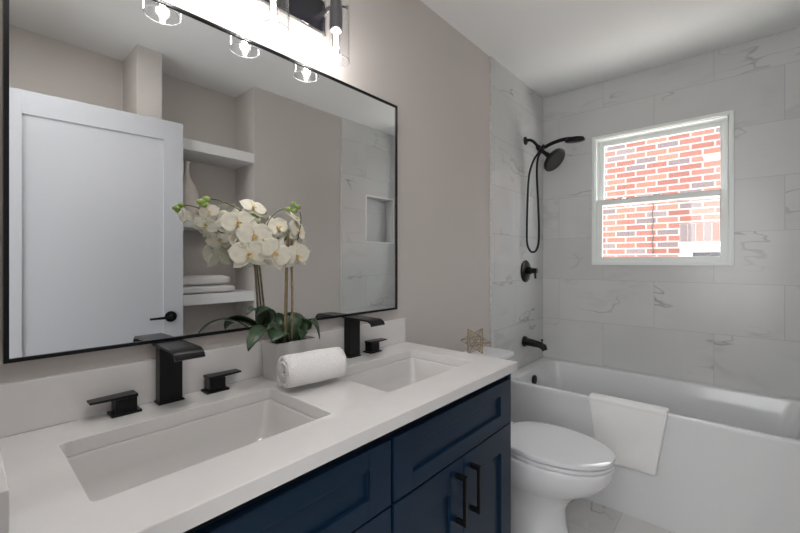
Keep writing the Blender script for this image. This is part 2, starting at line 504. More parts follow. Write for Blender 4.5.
# lower sash sits in front
w = MB(); frame(w, XB + 0.012, XB + 0.042, WY0 + 0.014, WY1 - 0.014, WZ0 + 0.014, 1.742, 0.036, 0.030, 0.034)
ls = w.build('lower_sash', M['vinyl'], win, bevel=0.002)
bx(XB + 0.025, XB + 0.029, WY0 + 0.045, WY1 - 0.045, WZ0 + 0.04, 1.712).build('pane', M['pane'], ls)
w = MB(); frame(w, XB + 0.060, XB + 0.090, WY0 + 0.014, WY1 - 0.014, 1.705, WZ1 - 0.014, 0.036, 0.034, 0.036)
us = w.build('upper_sash', M['vinyl'], win, bevel=0.002)
bx(XB + 0.073, XB + 0.077, WY0 + 0.045, WY1 - 0.045, 1.73, WZ1 - 0.045).build('pane', M['pane'], us)
w = MB(); w.box(XB + 0.018, XB + 0.034, 0.39, 0.45, 1.742, 1.750); w.lathe([(0.009, 0), (0.009, 0.007)], (XB + 0.026, 0.42, 1.750), seg=16)
w.build('sash_lock', M['vinyl'], ls, bevel=0.001)

# ------------------------------------------------------------------ outside: neighbour's brick house
XN = 5.5
SY0, SY1, SZ0, SZ1 = -0.45, 0.545, 1.535, 1.745      # opening under the soldier course
w = MB()
w.box(XN, XN + 0.2, 0.537, 4.6, 0, 3.05); w.box(XN, XN + 0.2, -3.0, -0.45, 0, 3.05)
w.box(XN, XN + 0.2, -0.45, 0.537, SZ1, 3.05); w.box(XN, XN + 0.2, -0.45, 0.537, 0, 0.75)
hs = struct(w, 'neighbour_wall', M['brick'])
tag(hs, 'red and grey brick wall of the house next door, seen through the window', 'wall')
struct(bx(3.2, 9, -5, 6, -0.05, 0), 'outdoor_ground', M['ground'])
lint = thing('brick_lintel', (XN, 0.04, SZ0), 'row of upright bricks above the neighbouring house window', 'lintel')
bx(XN + 0.004, XN + 0.1, SY0, 0.537, SZ0, SZ1).build('mortar_bed', M['mortar'], lint)
y = 0.528; i = 0
greys = {0, 1, 3, 7}
while y > SY0 + 0.06:
    bx(XN - 0.003, XN + 0.02, y - 0.060, y, SZ0 + 0.004, SZ1 - 0.008).build('brick', M['soldier_grey'] if i in greys else M['soldier'], lint, bevel=0.002)
    y -= 0.0725; i += 1
nw = thing('outdoor_window', (XN + 0.03, 0.04, 0.75), 'white framed window of the brick house next door', 'window')
w = MB(); frame(w, XN + 0.01, XN + 0.08, -0.45, 0.537, 0.75, 1.535, 0.07, 0.06, 0.07)
w.build('window_frame', M['outdoor_white'], nw, bevel=0.004)
w = MB(); frame(w, XN + 0.03, XN + 0.07, -0.38, 0.467, 0.81, 1.465, 0.045, 0.05, 0.05)
w.build('sash', M['outdoor_white'], nw, bevel=0.003)
bx(XN + 0.05, XN + 0.055, -0.34, 0.43, 0.855, 1.42).build('pane', M['plate'], nw)
# rake board at the top right corner of the view
w = MB()
pts = [(-1.4, 2.20), (0.31, 2.885), (0.31, 3.05), (-1.4, 3.05)]
w.rings([[(XN - 0.05, a, b) for a, b in pts], [(XN - 0.001, a, b) for a, b in pts]])
tag(w.build('rake_board', M['outdoor_white'], origin=(XN, 0, 2.885)), 'white sloping eave board at the top of the neighbouring brick wall', 'trim board')
cb = [(XN - 0.012, 0.797 + 0.006 * math.sin(k), 2.10 - 0.028 * k) for k in range(26)]
tag(MB().tube(cb, 0.0045, 8).build('hanging_cable', M['rubber'], origin=cb[-1], smooth='all'), 'thin dark cable hanging down the neighbouring brick wall', 'cable')

# ------------------------------------------------------------------ interior door (open against the far side)
hinge = Vector((0.10, -0.345, 0.01)); end = Vector((0.905, -0.262, 0.01))
dv = (end - hinge); dl = dv.length; ang = math.atan2(dv.y, dv.x)
dm = Matrix.Translation(hinge) @ Matrix.Rotation(ang, 4, 'Z')
def dbox(w, *a): return w.box(*a, mtx=dm)
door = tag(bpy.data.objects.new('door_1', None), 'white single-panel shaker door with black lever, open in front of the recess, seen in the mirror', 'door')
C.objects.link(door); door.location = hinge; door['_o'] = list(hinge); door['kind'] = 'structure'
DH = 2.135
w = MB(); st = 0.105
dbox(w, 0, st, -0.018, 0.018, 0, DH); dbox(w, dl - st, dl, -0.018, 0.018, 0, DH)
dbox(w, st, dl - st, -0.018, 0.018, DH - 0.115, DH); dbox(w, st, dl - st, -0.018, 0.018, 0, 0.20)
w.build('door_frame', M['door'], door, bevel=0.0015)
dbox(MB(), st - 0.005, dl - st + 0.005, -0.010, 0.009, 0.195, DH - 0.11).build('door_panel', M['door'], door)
hx, hz = dl - 0.068, 0.972
def dpt(x, y, z): return dm @ Vector((x, y, z))
w = MB()
w.tube([dpt(hx, 0.018, hz), dpt(hx, 0.026, hz)], 0.032, 28)
w.tube([dpt(hx, 0.026, hz), dpt(hx, 0.055, hz)], 0.011, 16)
hd = w.build('door_handle', M['black'], door, smooth=True, bevel=0.001)
MB().tube([dpt(hx + 0.006, 0.055, hz), dpt(hx - 0.04, 0.056, hz - 0.002), dpt(hx - 0.112, 0.052, hz - 0.004)], [0.009, 0.008, 0.006], 12).build('lever', M['black'], hd, smooth=True)

# ------------------------------------------------------------------ shelves in the recess
for i, (zt, lab) in enumerate(((2.092, 'top white shelf in the recess, empty, seen in the mirror'),
                               (1.596, 'middle white shelf in the recess, holding the cream vase'),
                               (1.095, 'lowest white shelf visible in the recess, holding folded towels'))):
    o = bx(0.819, 1.417, -0.64, YO + 0.002, zt - 0.068, zt).build('wall_shelf', M['trim'], origin=(1.118, -0.5, zt - 0.068), bevel=0.002)
    tag(o, lab, 'shelf', 'shelves built into the wall recess')

def towel_fold(x0, x1, y0, y1, z0, th, name, label):
    """two plump layers joined by a rounded fold on the front edge (+y) """
    w = MB()
    n = 14; rg = []
    for i in range(n + 1):
        u = i / n; x = x0 + (x1 - x0) * u
        e = min(u, 1 - u) * n
        sq = 0.72 if e < 0.5 else (0.93 if e < 1.5 else 1.0)
        wob = 0.003 * math.sin(9 * u + z0 * 40)
        ring = []
        for q in range(28):
            a = 2 * PI * q / 28
            ca, sa = math.cos(a), math.sin(a)
            yy = (abs(ca) ** 0.45) * (1 if ca > 0 else -1) * (y1 - y0) / 2
            zz = (abs(sa) ** 0.7) * (1 if sa > 0 else -1) * th / 2 * sq
            if ca > 0.92 and abs(sa) < 0.12: yy -= 0.006
            ring.append((x, (y0 + y1) / 2 + yy + wob, z0 + th / 2 + zz))
        rg.append(ring)
    w.rings(rg)
    o = w.build(name, M['terry'], origin=((x0 + x1) / 2, (y0 + y1) / 2, z0), smooth='all')
    return tag(o, label, 'towel', 'folded towels on the recess shelf')
towel_fold(0.86, 1.285, -0.60, -0.372, 1.096, 0.052, 'folded_towel', 'folded white towel lying directly on the recess shelf, bottom of two')
towel_fold(0.87, 1.255, -0.60, -0.375, 1.149, 0.066, 'folded_towel', 'folded white towel on top of the other one in the recess')
# vase
w = MB()
w.lathe([(0.045, 0), (0.062, 0.008), (0.070, 0.05), (0.072, 0.12), (0.068, 0.17), (0.052, 0.215), (0.030, 0.255), (0.017, 0.29), (0.013, 0.33), (0.014, 0.36), (0.018, 0.378), (0.014, 0.378), (0.010, 0.34), (0.010, 0.29)], (1.005, -0.47, 1.597), cap1=True)
tag(w.build('vase', M['vase'], origin=(1.005, -0.47, 1.597), smooth='all'), 'cream ceramic bottle vase with narrow neck on the middle recess shelf', 'vase')

# ------------------------------------------------------------------ vanity cabinet
VF = 0.640           # face of doors and drawer fronts (room side is lower y)
VX0, VX1 = 0.050, 1.345
CT = 0.943           # counter top
van = thing('vanity_cabinet', (0.7, 0.9, 0), 'navy blue shaker vanity cabinet with black pulls under the white counter', 'cabinet')
w = MB()
w.box(VX0, VX1, VF + 0.022, YW - 0.002, 0.10, 0.66); w.box(VX0, VX1, VF + 0.06, YW - 0.002, 0.0, 0.10)
# open topped carcass round the basins
w.box(VX0, VX0 + 0.02, VF + 0.022, YW - 0.002, 0.66, 0.900); w.box(VX1 - 0.02, VX1, VF + 0.022, YW - 0.002, 0.66, 0.900)
w.box(VX0 + 0.02, VX1 - 0.02, VF + 0.022, VF + 0.045, 0.66, 0.900)
w.build('carcass', M['navy_dark'], van)
bx(VX1 + 0.0, VX1 + 0.012, VF + 0.004, YW - 0.002, 0.0, 0.900).build('side_panel', M['navy'], van, bevel=0.001)
def shaker(x0, x1, z0, z1, rail, rz, name, parent):
    w = MB(); y0, y1 = VF, VF + 0.020
    w.box(x0, x0 + rail, y0, y1, z0, z1); w.box(x1 - rail, x1, y0, y1, z0, z1)
    w.box(x0 + rail, x1 - rail, y0, y1, z0, z0 + rz); w.box(x0 + rail, x1 - rail, y0, y1, z1 - rz, z1)
    w.box(x0 + rail - 0.002, x1 - rail + 0.002, y0 + 0.010, y1, z0 + rz - 0.002, z1 - rz + 0.002)
    return w.build(name, M['navy'], parent, bevel=0.0014)
def pull(x, z0, z1, parent):
    w = MB(); t = 0.006
    w.box(x - t, x + t, VF - 0.036, VF - 0.025, z0, z1)
    w.box(x - t, x + t, VF - 0.026, VF, z1 - 0.013, z1); w.box(x - t, x + t, VF - 0.026, VF, z0, z0 + 0.013)
    w.build('handle', M['black'], parent, bevel=0.001)
XM = 0.700
for x0, x1 in ((VX0 + 0.002, XM - 0.005), (XM + 0.006, VX1 - 0.002)):
    shaker(x0, x1, 0.718, 0.876, 0.074, 0.045, 'drawer_front', van)
    xm = (x0 + x1) / 2
    d1 = shaker(x0, xm - 0.0015, 0.105, 0.712, 0.070, 0.082, 'door', van); pull(xm - 0.040, 0.530, 0.676, d1)
    d2 = shaker(xm + 0.0015, x1, 0.105, 0.712, 0.070, 0.082, 'door', van); pull(xm + 0.040, 0.530, 0.676, d2)

# ------------------------------------------------------------------ countertop with two sink cut-outs
SINKS = ((0.134, 0.597), (0.797, 1.245))
SYA, SYB = 0.742, 1.030
CX0, CX1, CY0, CY1 = XL + 0.001, 1.352, 0.615, YW - 0.001
def slab_with_holes(z0, z1):
    bm = bmesh.new()
    outer = [(CX0, CY0), (CX1, CY0), (CX1, CY1), (CX0, CY1)]
    loops = [outer] + [[(p[0], p[1]) for p in rrect(a, b, SYA, SYB, 0, 0.012)] for a, b in SINKS]
    edges = []
    for lp in loops:
        vs = [bm.verts.new((x, y, z1)) for x, y in lp]
        for i in range(len(vs)): edges.append(bm.edges.new((vs[i], vs[(i + 1) % len(vs)])))
    bmesh.ops.triangle_fill(bm, use_beauty=True, use_dissolve=False, edges=edges)
    geom = bmesh.ops.extrude_face_region(bm, geom=list(bm.faces))
    vs = [g for g in geom['geom'] if isinstance(g, bmesh.types.BMVert)]
    bmesh.ops.translate(bm, verts=vs, vec=(0, 0, z0 - z1))
    return bm
ct = thing('countertop', (0.69, 0.9, 0.911), 'white quartz countertop with backsplash on the navy vanity', 'countertop')
w = MB(); w.bm.free(); w.bm = slab_with_holes(0.911, CT)
w.build('slab', M['quartz'], ct, bevel=0.0022)
bx(XL + 0.002, 1.350, YW - 0.020, YW - 0.001, CT + 0.0005, CT + 0.110).build('backsplash', M['quartz'], ct, bevel=0.0015)
bx(XL + 0.001, XL + 0.016, CY0 + 0.004, YW - 0.021, CT + 0.0005, CT + 0.110).build('side_splash', M['quartz'], ct, bevel=0.0015)

def sink(x0, x1, label):
    o0 = ((x0 + x1) / 2, (SYA + SYB) / 2, 0.76)
    r = thing('undermount_sink', o0, label, 'sink', 'undermount sinks in the vanity counter')
    w = MB(); e = 0.0012
    zt = 0.9105
    R = []
    # outside, from bottom to flange, then inside back down
    R.append(rrect(x0 + 0.06, x1 - 0.06, SYA + 0.05, SYB - 0.05, 0.768, 0.03))
    R.append(rrect(x0 + 0.005, x1 - 0.005, SYA - 0.006, SYB + 0.006, 0.80, 0.03))
    R.append(rrect(x0 - 0.012, x1 + 0.012, SYA - 0.012, SYB + 0.012, 0.885, 0.03))
    R.append(rrect(x0 - 0.025, x1 + 0.025, SYA - 0.022, SYB + 0.022, 0.890, 0.03))
    R.append(rrect(x0 - 0.025, x1 + 0.025, SYA - 0.022, SYB + 0.022, zt, 0.03))
    R.append(rrect(x0 - e, x1 + e, SYA - e, SYB + e, zt, 0.016))
    R.append(rrect(x0 - e + 0.003, x1 + e - 0.003, SYA - e + 0.002, SYB + e - 0.002, zt - 0.006, 0.018))
    R.append(rrect(x0 + 0.004, x1 - 0.004, SYA + 0.004, SYB - 0.004, 0.85, 0.03))
    R.append(rrect(x0 + 0.016, x1 - 0.016, SYA + 0.014, SYB - 0.014, 0.815, 0.04))
    R.append(rrect(x0 + 0.034, x1 - 0.034, SYA + 0.030, SYB - 0.030, 0.797, 0.05))
    R.append(rrect(x0 + 0.070, x1 - 0.070, SYA + 0.060, SYB - 0.060, 0.788, 0.05))
    R.append(rrect(x0 + 0.17, x1 - 0.17, SYA + 0.11, SYB - 0.11, 0.784, 0.02))
    w.rings(R)
    w.build('basin', M['sink'], r, smooth='all')
    cx, cy = o0[0], (SYA + SYB) / 2
    MB().lathe([(0.022, 0), (0.022, 0.003), (0.014, 0.006), (0.004, 0.007)], (cx, cy, 0.7845), seg=24).build('drain', M['drain'], r, smooth=True)
sink(*SINKS[0], 'rectangular white undermount sink nearest the camera, left of the rolled towel')
sink(*SINKS[1], 'rectangular white undermount sink right of the rolled towel')

# ------------------------------------------------------------------ waterfall faucets (each of three pieces)
def faucet(cx, side, lab_f):
    y0, y1 = 1.114, 1.146
    r = thing('faucet', (cx, 1.12, CT), lab_f, 'faucet', 'black waterfall faucets behind the sinks')
    w = MB(); w.box(cx - 0.031, cx + 0.031, y0 - 0.004, y1 + 0.003, CT + 0.0005, CT + 0.005)
    w.box(cx - 0.027, cx + 0.027, y0, y1, CT + 0.005, CT + 0.150)
    w.build('column', M['black'], r, bevel=0.0012)
    # waterfall sheet that curves down at the lip
    prof = [(1.148, 0.1555), (1.12, 0.1555), (1.08, 0.1555), (1.04, 0.155), (1.010, 0.1545), (0.998, 0.150), (0.990, 0.143), (0.986, 0.135)]
    w = MB(); rings = []
    h = 0.034
    for k, (yy, zz) in enumerate(prof):
        t = 0.0065
        ny, nz = (0, 1) if k < 3 else ((-0.25, 0.97) if k < 5 else ((-0.6, 0.8) if k < 6 else (-0.9, 0.44)))
        zz += CT
        rings.append([(cx - h, yy, zz), (cx + h, yy, zz), (cx + h, yy - ny * t, zz - nz * t), (cx - h, yy - ny * t, zz - nz * t)])
    w.rings(rings)
    w.build('spout', M['black'], r, bevel=0.0008, smooth=True)
    return r
def lever(cx, sgn, par):
    y0, y1 = 1.106, 1.144
    w = MB(); w.box(cx - 0.031, cx + 0.031, y0 - 0.005, y1 + 0.003, CT + 0.0005, CT + 0.006)
    w.box(cx - 0.022, cx + 0.022, y0, y1, CT + 0.006, CT + 0.038)
    r = w.build('handle', M['black'], par, bevel=0.0012)
    a, b = (cx - sgn * 0.024, cx + sgn * 0.070)
    w = MB()
    w.rings([[(a, y0 - 0.001, CT + 0.038), (a, y1 + 0.001, CT + 0.038), (a, y1 + 0.001, CT + 0.0455), (a, y0 - 0.001, CT + 0.0455)],
             [(b, y0 + 0.002, CT + 0.040), (b, y1 - 0.002, CT + 0.040), (b, y1 - 0.002, CT + 0.0445), (b, y0 + 0.002, CT + 0.0445)]])
    w.build('lever', M['black'], r, bevel=0.001)
FXL, FXR = 0.366, 1.005
fa = faucet(FXL, 0, 'black three-piece waterfall faucet behind the sink nearest the camera')
fb = faucet(FXR, 0, 'black three-piece waterfall faucet at the farther sink, right of the orchid pot')
lever(FXL - 0.100, -1, fa)
lever(FXL + 0.116, 1, fa)
lever(FXR - 0.104, -1, fb)
lever(FXR + 0.104, 1, fb)

# ------------------------------------------------------------------ mirror
MX0, MX1, MZ0, MZ1 = 0.0615, 1.290, 1.097, 2.001
mi = thing('mirror', (0.68, YW, MZ0), 'large rectangular wall mirror in a thin black frame', 'mirror')
MY = YW - 0.020
w = MB(); t = 0.0085
w.box(MX0, MX0 + t, MY - 0.004, YW - 0.001, MZ0, MZ1); w.box(MX1 - t, MX1, MY - 0.004, YW - 0.001, MZ0, MZ1)
w.box(MX0 + t, MX1 - t, MY - 0.004, YW - 0.001, MZ0, MZ0 + t); w.box(MX0 + t, MX1 - t, MY - 0.004, YW - 0.001, MZ1 - t, MZ1)
w.build('mirror_frame', M['black'], mi)
bx(MX0 + t, MX1 - t, MY, MY + 0.006, MZ0 + t, MZ1 - t).build('glass', M['mirror'], mi)

# ------------------------------------------------------------------ vanity light bar
LY = 1.065
vl = thing('vanity_light', (0.628, YW, 2.15), 'three-lamp vanity light with clear glass cylinder shades above the mirror', 'wall light')
w = MB(); w.box(0.355, 0.896, YW - 0.024, YW - 0.001, 2.140, 2.270)
w.build('plate_rim', M['chrome'], vl, bevel=0.002)
bx(0.363, 0.888, YW - 0.027, YW - 0.0235, 2.149, 2.261).build('back_plate', M['plate'], vl, bevel=0.001)  # painted black for the dark surroundings a chrome plate would mirror
LXS = (0.385, 0.630, 0.872)
for lx in LXS:
    w = MB()
    w.tube([(lx, YW - 0.027, 2.205), (lx, LY, 2.205)], 0.0125, 16)
    w.build('arm', M['chrome'], vl, smooth=True)
    w = MB()
    w.lathe([(0.012, 0.105), (0.020, 0.10), (0.021, 0.075), (0.0225, 0.07), (0.0225, 0.0), (0.019, -0.001), (0.018, 0.012)], (lx, LY, 2.118), seg=28)
    so = w.build('socket', M['socket'], vl, smooth=True)
    w = MB(); w.tube([(lx + 0.018, LY - 0.010, 2.207), (lx + 0.032, LY - 0.018, 2.207)], 0.0035, 10); w.tube([(lx + 0.031, LY - 0.0175, 2.207), (lx + 0.037, LY - 0.021, 2.207)], 0.007, 12)
    w.build('thumbscrew', M['black'], so, smooth=True)
    # clear cylinder shade, open at the bottom
    w = MB()
    w.lathe([(0.020, 0.198), (0.045, 0.198), (0.0475, 0.194), (0.0475, 0.0), (0.0455, 0.0), (0.0455, 0.192), (0.020, 0.195)], (lx, LY, 2.013), seg=48, cap0=False, cap1=False)
    sd = w.build('shade', M['shade'], vl, smooth=True)
    w = MB(); w.lathe([(0.0455, 0.0), (0.0475, 0.0), (0.0478, -0.0015), (0.0465, -0.0025), (0.0452, -0.0015), (0.0455, 0.0)], (lx, LY, 2.013), seg=48, cap0=False, cap1=False)  # added pale ring, painting in the bright refraction at the glass edge
    w.build('edge_glint', M['rim'], sd, smooth='all')
    w = MB()
    w.lathe([(0.013, 0.0), (0.0145, -0.012), (0.015, -0.075), (0.012, -0.092), (0.005, -0.100), (0.0005, -0.101)], (lx, LY, 2.118), seg=24, cap0=False, cap1=False)
    bu = w.build('bulb', M['bulb'], vl, smooth='all')
    w = MB()
    for a in (0.4, 1.97, 3.54, 5.11):
        dx, dy = 0.0055 * math.cos(a), 0.0055 * math.sin(a)
        w.tube([(lx + dx, LY + dy, 2.104), (lx + dx * 0.8, LY + dy * 0.8, 2.032)], 0.0022, 8)
    w.build('filament', M['filament'], bu)
    MB().lathe([(0.0185, 0.0015), (0.0185, -0.003), (0.012, -0.004)], (lx, LY, 2.118), seg=24).build('bulb_cap', M['bulbcap'], bu, smooth=True)
    d = bpy.data.lights.new('vanity_lamp', 'POINT'); d.energy = 0.95; d.color = (1.0, 0.965, 0.93); d.shadow_soft_size = 0.018
    o = bpy.data.objects.new('vanity_lamp', d); C.objects.link(o); o.parent = vl
    o.location = Vector((lx, LY, 2.068)) - Vector(vl['_o'])

# ------------------------------------------------------------------ rolled towel
rt_c = Vector((0.689, 0.946, CT)); rt_a = -0.14
mtx = Matrix.Translation(rt_c) @ Matrix.Rotation(rt_a, 4, 'Z')
w = MB(); n = 90
R0 = 0.0545; turns = 3.3
prof_o, prof_i = [], []
for i in range(n + 1):
    u = i / n; a = -PI / 2 - 0.55 - u * turns * 2 * PI       # loose edge at the front bottom
    rr = R0 * (1 - 0.80 * u)
    th = 0.0115
    prof_o.append((rr * math.cos(a) * -1, rr * math.sin(a)))
    prof_i.append(((rr - th) * math.cos(a) * -1, (rr - th) * math.sin(a)))
loop = prof_o + prof_i[::-1]
rgs = []
for k in range(15):
    u = k / 14; x = -0.092 + 0.184 * u
    e = min(u, 1 - u) * 14
    s_ = 0.955 if e < 0.5 else (0.99 if e < 1.5 else 1.0)
    ring = []
    for q, (a, b) in enumerate(loop):
        wb = 1 + 0.015 * math.sin(x * 60 + q * 0.07)
        ring.append(mtx @ Vector((x + 0.002 * math.sin(q * 0.3) * (1 if e < 1 else 0), a * s_ * wb, 0.0547 + b * s_ * wb * 0.99)))
    rgs.append(ring)
w.rings(rgs)
tag(w.build('rolled_towel', M['terry'], origin=rt_c, smooth='all'), 'rolled white terry towel lying on the counter in front of the orchid pot', 'towel')

# ------------------------------------------------------------------ orchid
OP = Vector((0.708, 1.098, CT))
orc = thing('potted_orchid', OP, 'white orchid with arching sprays in a square white pot between the sinks', 'plant')
w = MB()
px0, px1, py0, py1 = 0.632, 0.782, 1.052, 1.144
zt = CT + 0.116
w.rings([rrect(px0 + 0.006, px1 - 0.006, py0 + 0.004, py1 - 0.004, CT + 0.0005, 0.006, 3), rrect(px0, px1, py0, py1, zt, 0.006, 3),
         rrect(px0 + 0.006, px1 - 0.006, py0 + 0.006, py1 - 0.006, zt, 0.005, 3), rrect(px0 + 0.008, px1 - 0.008, py0 + 0.008, py1 - 0.008, zt - 0.03, 0.005, 3)])
w.build('pot', M['pot'], orc, smooth=True)
w = MB(); bmesh.ops.create_grid(w.bm, x_segments=12, y_segments=8, size=0.5)
for v in w.bm.verts:
    v.co = Vector((0.707 + v.co.x * 0.132, 1.098 + v.co.y * 0.074, zt - 0.010 + random.uniform(-0.003, 0.004)))
w.build('soil', M['soil'], orc)

F_, TH = 388.18, 0.7213
def at(px, py, Y):
    a = (px - 400) / F_
    r = Vector((math.cos(TH) + a * math.sin(TH), math.sin(TH) - a * math.cos(TH), -(py - 261.4) / F_))
    return Vector((0, 0, CH)) + r * (Y / r.y)
def leaf(p0, p1, p2, width, nrm, cup=0.25):
    p0, p1, p2 = Vector(p0), Vector(p1), Vector(p2)
    p1 = p1 * 2 - (p0 + p2) / 2
    nrm = Vector(nrm).normalized(); n = 18; g = []
    w = MB()
    for i in range(n + 1):
        t = i / n
        c = p0 * (1 - t) ** 2 + p1 * 2 * t * (1 - t) + p2 * t * t
        d = ((p1 - p0) * (1 - t) + (p2 - p1) * t).normalized()
        side = d.cross(nrm).normalized(); up = side.cross(d).normalized()
        wd = width * (0.42 + 0.58 * math.sin(PI * min(1.0, 0.05 + t * 0.78))) * (1 - max(0, (t - 0.72) / 0.28) ** 2.2) + 0.0004
        g.append([w.bm.verts.new(c + side * (k / 4 * wd) + up * (cup * wd * (k / 4) ** 2 - 0.04 * wd * (1 if k == 0 else 0))) for k in range(-4, 5)])
    for a, b in zip(g, g[1:]):
        for i in range(8): w.bm.faces.new((a[i], a[i + 1], b[i + 1], b[i]))
    o = w.build('leaf', M['leaf'], orc, smooth='all')
    s = o.modifiers.new('solid', 'SOLIDIFY'); s.thickness = 0.0022
LZ = zt - 0.004
leaf((0.665, 1.092, LZ), at(264, 328, 1.035), at(248, 351, 0.985), 0.023, (-.35, -.35, .85))
leaf((0.690, 1.090, LZ), at(279, 330, 1.035), at(272, 342, 1.005), 0.031, (.0, -.6, .75))
leaf((0.725, 1.095, LZ), at(310, 321, 1.045), at(320, 339, 1.03), 0.027, (.5, -.55, .6))
leaf((0.712, 1.088, LZ), at(300, 330, 1.04), at(301, 340, 1.02), 0.020, (.2, -.7, .5))
leaf((0.712, 1.104, LZ), at(297, 319, 1.115), at(308, 321, 1.125), 0.026, (.1, -.3, .9))
leaf((0.676, 1.108, LZ), at(272, 312, 1.115), at(256, 316, 1.125), 0.027, (-.2, .0, .95))
leaf((0.695, 1.108, LZ), at(281, 322, 1.12), at(276, 313, 1.13), 0.014, (-.5, -.6, .4))

# stakes and stems
stA = [(0.676, 1.075, zt - 0.01), (0.672, 1.065, 1.20), (0.668, 1.052, 1.33), (0.668, 1.045, 1.40)]
stB = [(0.702, 1.078, zt - 0.01), (0.694, 1.062, 1.20), (0.684, 1.052, 1.33), (0.684, 1.045, 1.40)]
for k, pp in enumerate((stA, stB)):
    MB().tube(bez(pp, 6), 0.0036, 10).build('stake', M['stake'], orc, smooth='all')
MB().tube(bez([(0.686, 1.082, zt - 0.01), (0.679, 1.070, 1.20), (0.673, 1.056, 1.33), (0.670, 1.045, 1.41)], 6), 0.0030, 10).build('flower_stem', M['stem'], orc, smooth='all')
for cx, cy, cz in ((0.6695, 1.053, 1.318), (0.6855, 1.054, 1.296), (0.6735, 1.056, 1.300)):
    w = MB()
    for q in range(3): w.lathe([(0.0042, -0.003), (0.0062, 0), (0.0042, 0.003)], (cx, cy, cz + q * 0.0055), seg=12)
    w.tube([(cx, cy, cz + 0.006), (cx - 0.008, cy - 0.01, cz + 0.014)], 0.0018, 6)
    w.build('raffia_tie', M['raffia'], orc, smooth='all')

# sprays
spray1 = bez([(0.668, 1.045, 1.39), at(281, 240, 1.05), at(268, 230, 1.06), at(252, 219, 1.065), at(238, 209, 1.065), at(224, 202, 1.065), at(212, 199, 1.065), at(203, 201, 1.065)], 6)
spray2 = bez([(0.684, 1.045, 1.39), at(297, 240, 1.045), at(300, 228, 1.045), at(301, 218, 1.045), at(300, 212, 1.045)], 6)
spray3 = bez([(0.670, 1.045, 1.40), at(282, 244, 1.06), at(268, 240, 1.075), at(254, 232, 1.085), at(242, 230, 1.085), at(232, 222, 1.085), at(226, 214, 1.08)], 6)
spray4 = bez([at(266, 228, 1.05), at(270, 219, 1.05), at(279, 211, 1.05), at(291, 207, 1.05)], 6)
for s_, r0 in ((spray1, 0.0022), (spray2, 0.0020), (spray3, 0.0020), (spray4, 0.0018)):
    MB().tube(s_, [r0 * (1 - 0.4 * i / len(s_)) for i in range(len(s_))], 8).build('flower_stem', M['stem'], orc, smooth='all')

def petal_mesh(w, L, W, fr, roll, bend, cup, point=0.0):
    """one petal in the local frame fr (x: outward, y: sideways, z: facing)"""
    n = 9; m = 6
    rot = Matrix.Rotation(roll, 4, 'Z')
    g = []
    for i in range(n + 1):
        t = i / n
        wd = W * (math.sin(PI * (0.06 + 0.94 * t) ** 0.85) ** 0.62 if t < 1 else 0.05) * (1 - point * t)
        row = []
        for k in range(m + 1):
            s = 2 * k / m - 1
            x = L * t + 0.06 * L * (1 - s * s) * (t > 0.9)
            z = bend * L * t * t + cup * wd * s * s + 0.03 * L * math.sin(5 * s + 3 * t)
            row.append(w.bm.verts.new(fr @ (rot @ Vector((x, s * wd, z)))))
        g.append(row)
    for a, b in zip(g, g[1:]):
        for k in range(m): w.bm.faces.new((a[k], a[k + 1], b[k + 1], b[k]))
def blossom(px, py, Y, d, face, roll=0.0):
    c = at(px, py, Y)
    f = Vector(face).normalized()
    up = Vector((0, 0, 1)); x = up.cross(f).normalized(); yv = f.cross(x)
    fr = Matrix((x, yv, f)).transposed().to_4x4()
    fr = Matrix.Translation(c) @ fr @ Matrix.Rotation(roll, 4, 'Z')
    r = d / 2
    w = MB()
    rr = random.uniform
    for a in (90, 218, 322):   # sepals behind
        petal_mesh(w, r * rr(0.92, 1.02), r * 0.36, fr @ Matrix.Translation((0, 0, -0.003)), math.radians(a), rr(-0.10, 0.08), 0.10, 0.15)
    for a in (14, 166):        # the two big rounded petals
        petal_mesh(w, r * rr(0.95, 1.05), r * 0.60, fr, math.radians(a), rr(-0.06, 0.12), 0.10)
    o = w.build('blossom', M['petal'], orc, smooth='all')
    s = o.modifiers.new('solid', 'SOLIDIFY'); s.thickness = 0.0008
    w = MB()
    for a, L_ in ((205, 0.20), (335, 0.20)):
        petal_mesh(w, r * L_, r * 0.08, fr @ Matrix.Translation((0, 0, 0.003)), math.radians(a), 0.9, 0.5)
    petal_mesh(w, r * 0.30, r * 0.08, fr @ Matrix.Translation((0, 0, 0.003)), math.radians(270), 0.7, 0.4, 0.4)
    w.tube([fr @ Vector((0, 0.0, 0.001)), fr @ Vector((0, r * 0.06, r * 0.20))], [r * 0.08, r * 0.06], 8)
    l_ = w.build('lip', M['lip'], o, smooth='all')
    return c
BL = [(209, 212, 1.070, .054, (-.5, -1, -.1), 0.2), (238, 223, 1.065, .094, (-.3, -1, .1), 0.15), (253, 208, 1.075, .080, (.05, -.8, .55), -0.3),
      (254, 236, 1.045, .104, (-.25, -1, .05), 0.0), (249, 254, 1.050, .108, (-.35, -1, -.1), 0.1), (275, 253, 1.030, .104, (-.1, -1, -.1), -0.55),
      (277, 228, 1.060, .088, (.1, -.8, .35), 0.3), (297, 232, 1.050, .094, (.4, -.8, .2), -0.2), (297, 256, 1.035, .100, (.15, -1, -.05), 0.1),
      (296, 219, 1.065, .070, (.4, -.5, .7), 0.5), (226, 222, 1.085, .074, (-.3, .9, .2), 0.5),
      (263, 242, 1.075, .080, (.1, .9, .1), 0.2), (288, 244, 1.075, .080, (.3, .8, .1), 0.4), (240, 238, 1.085, .080, (-.2, .9, .1), -0.4)]
for b in BL: blossom(*b)
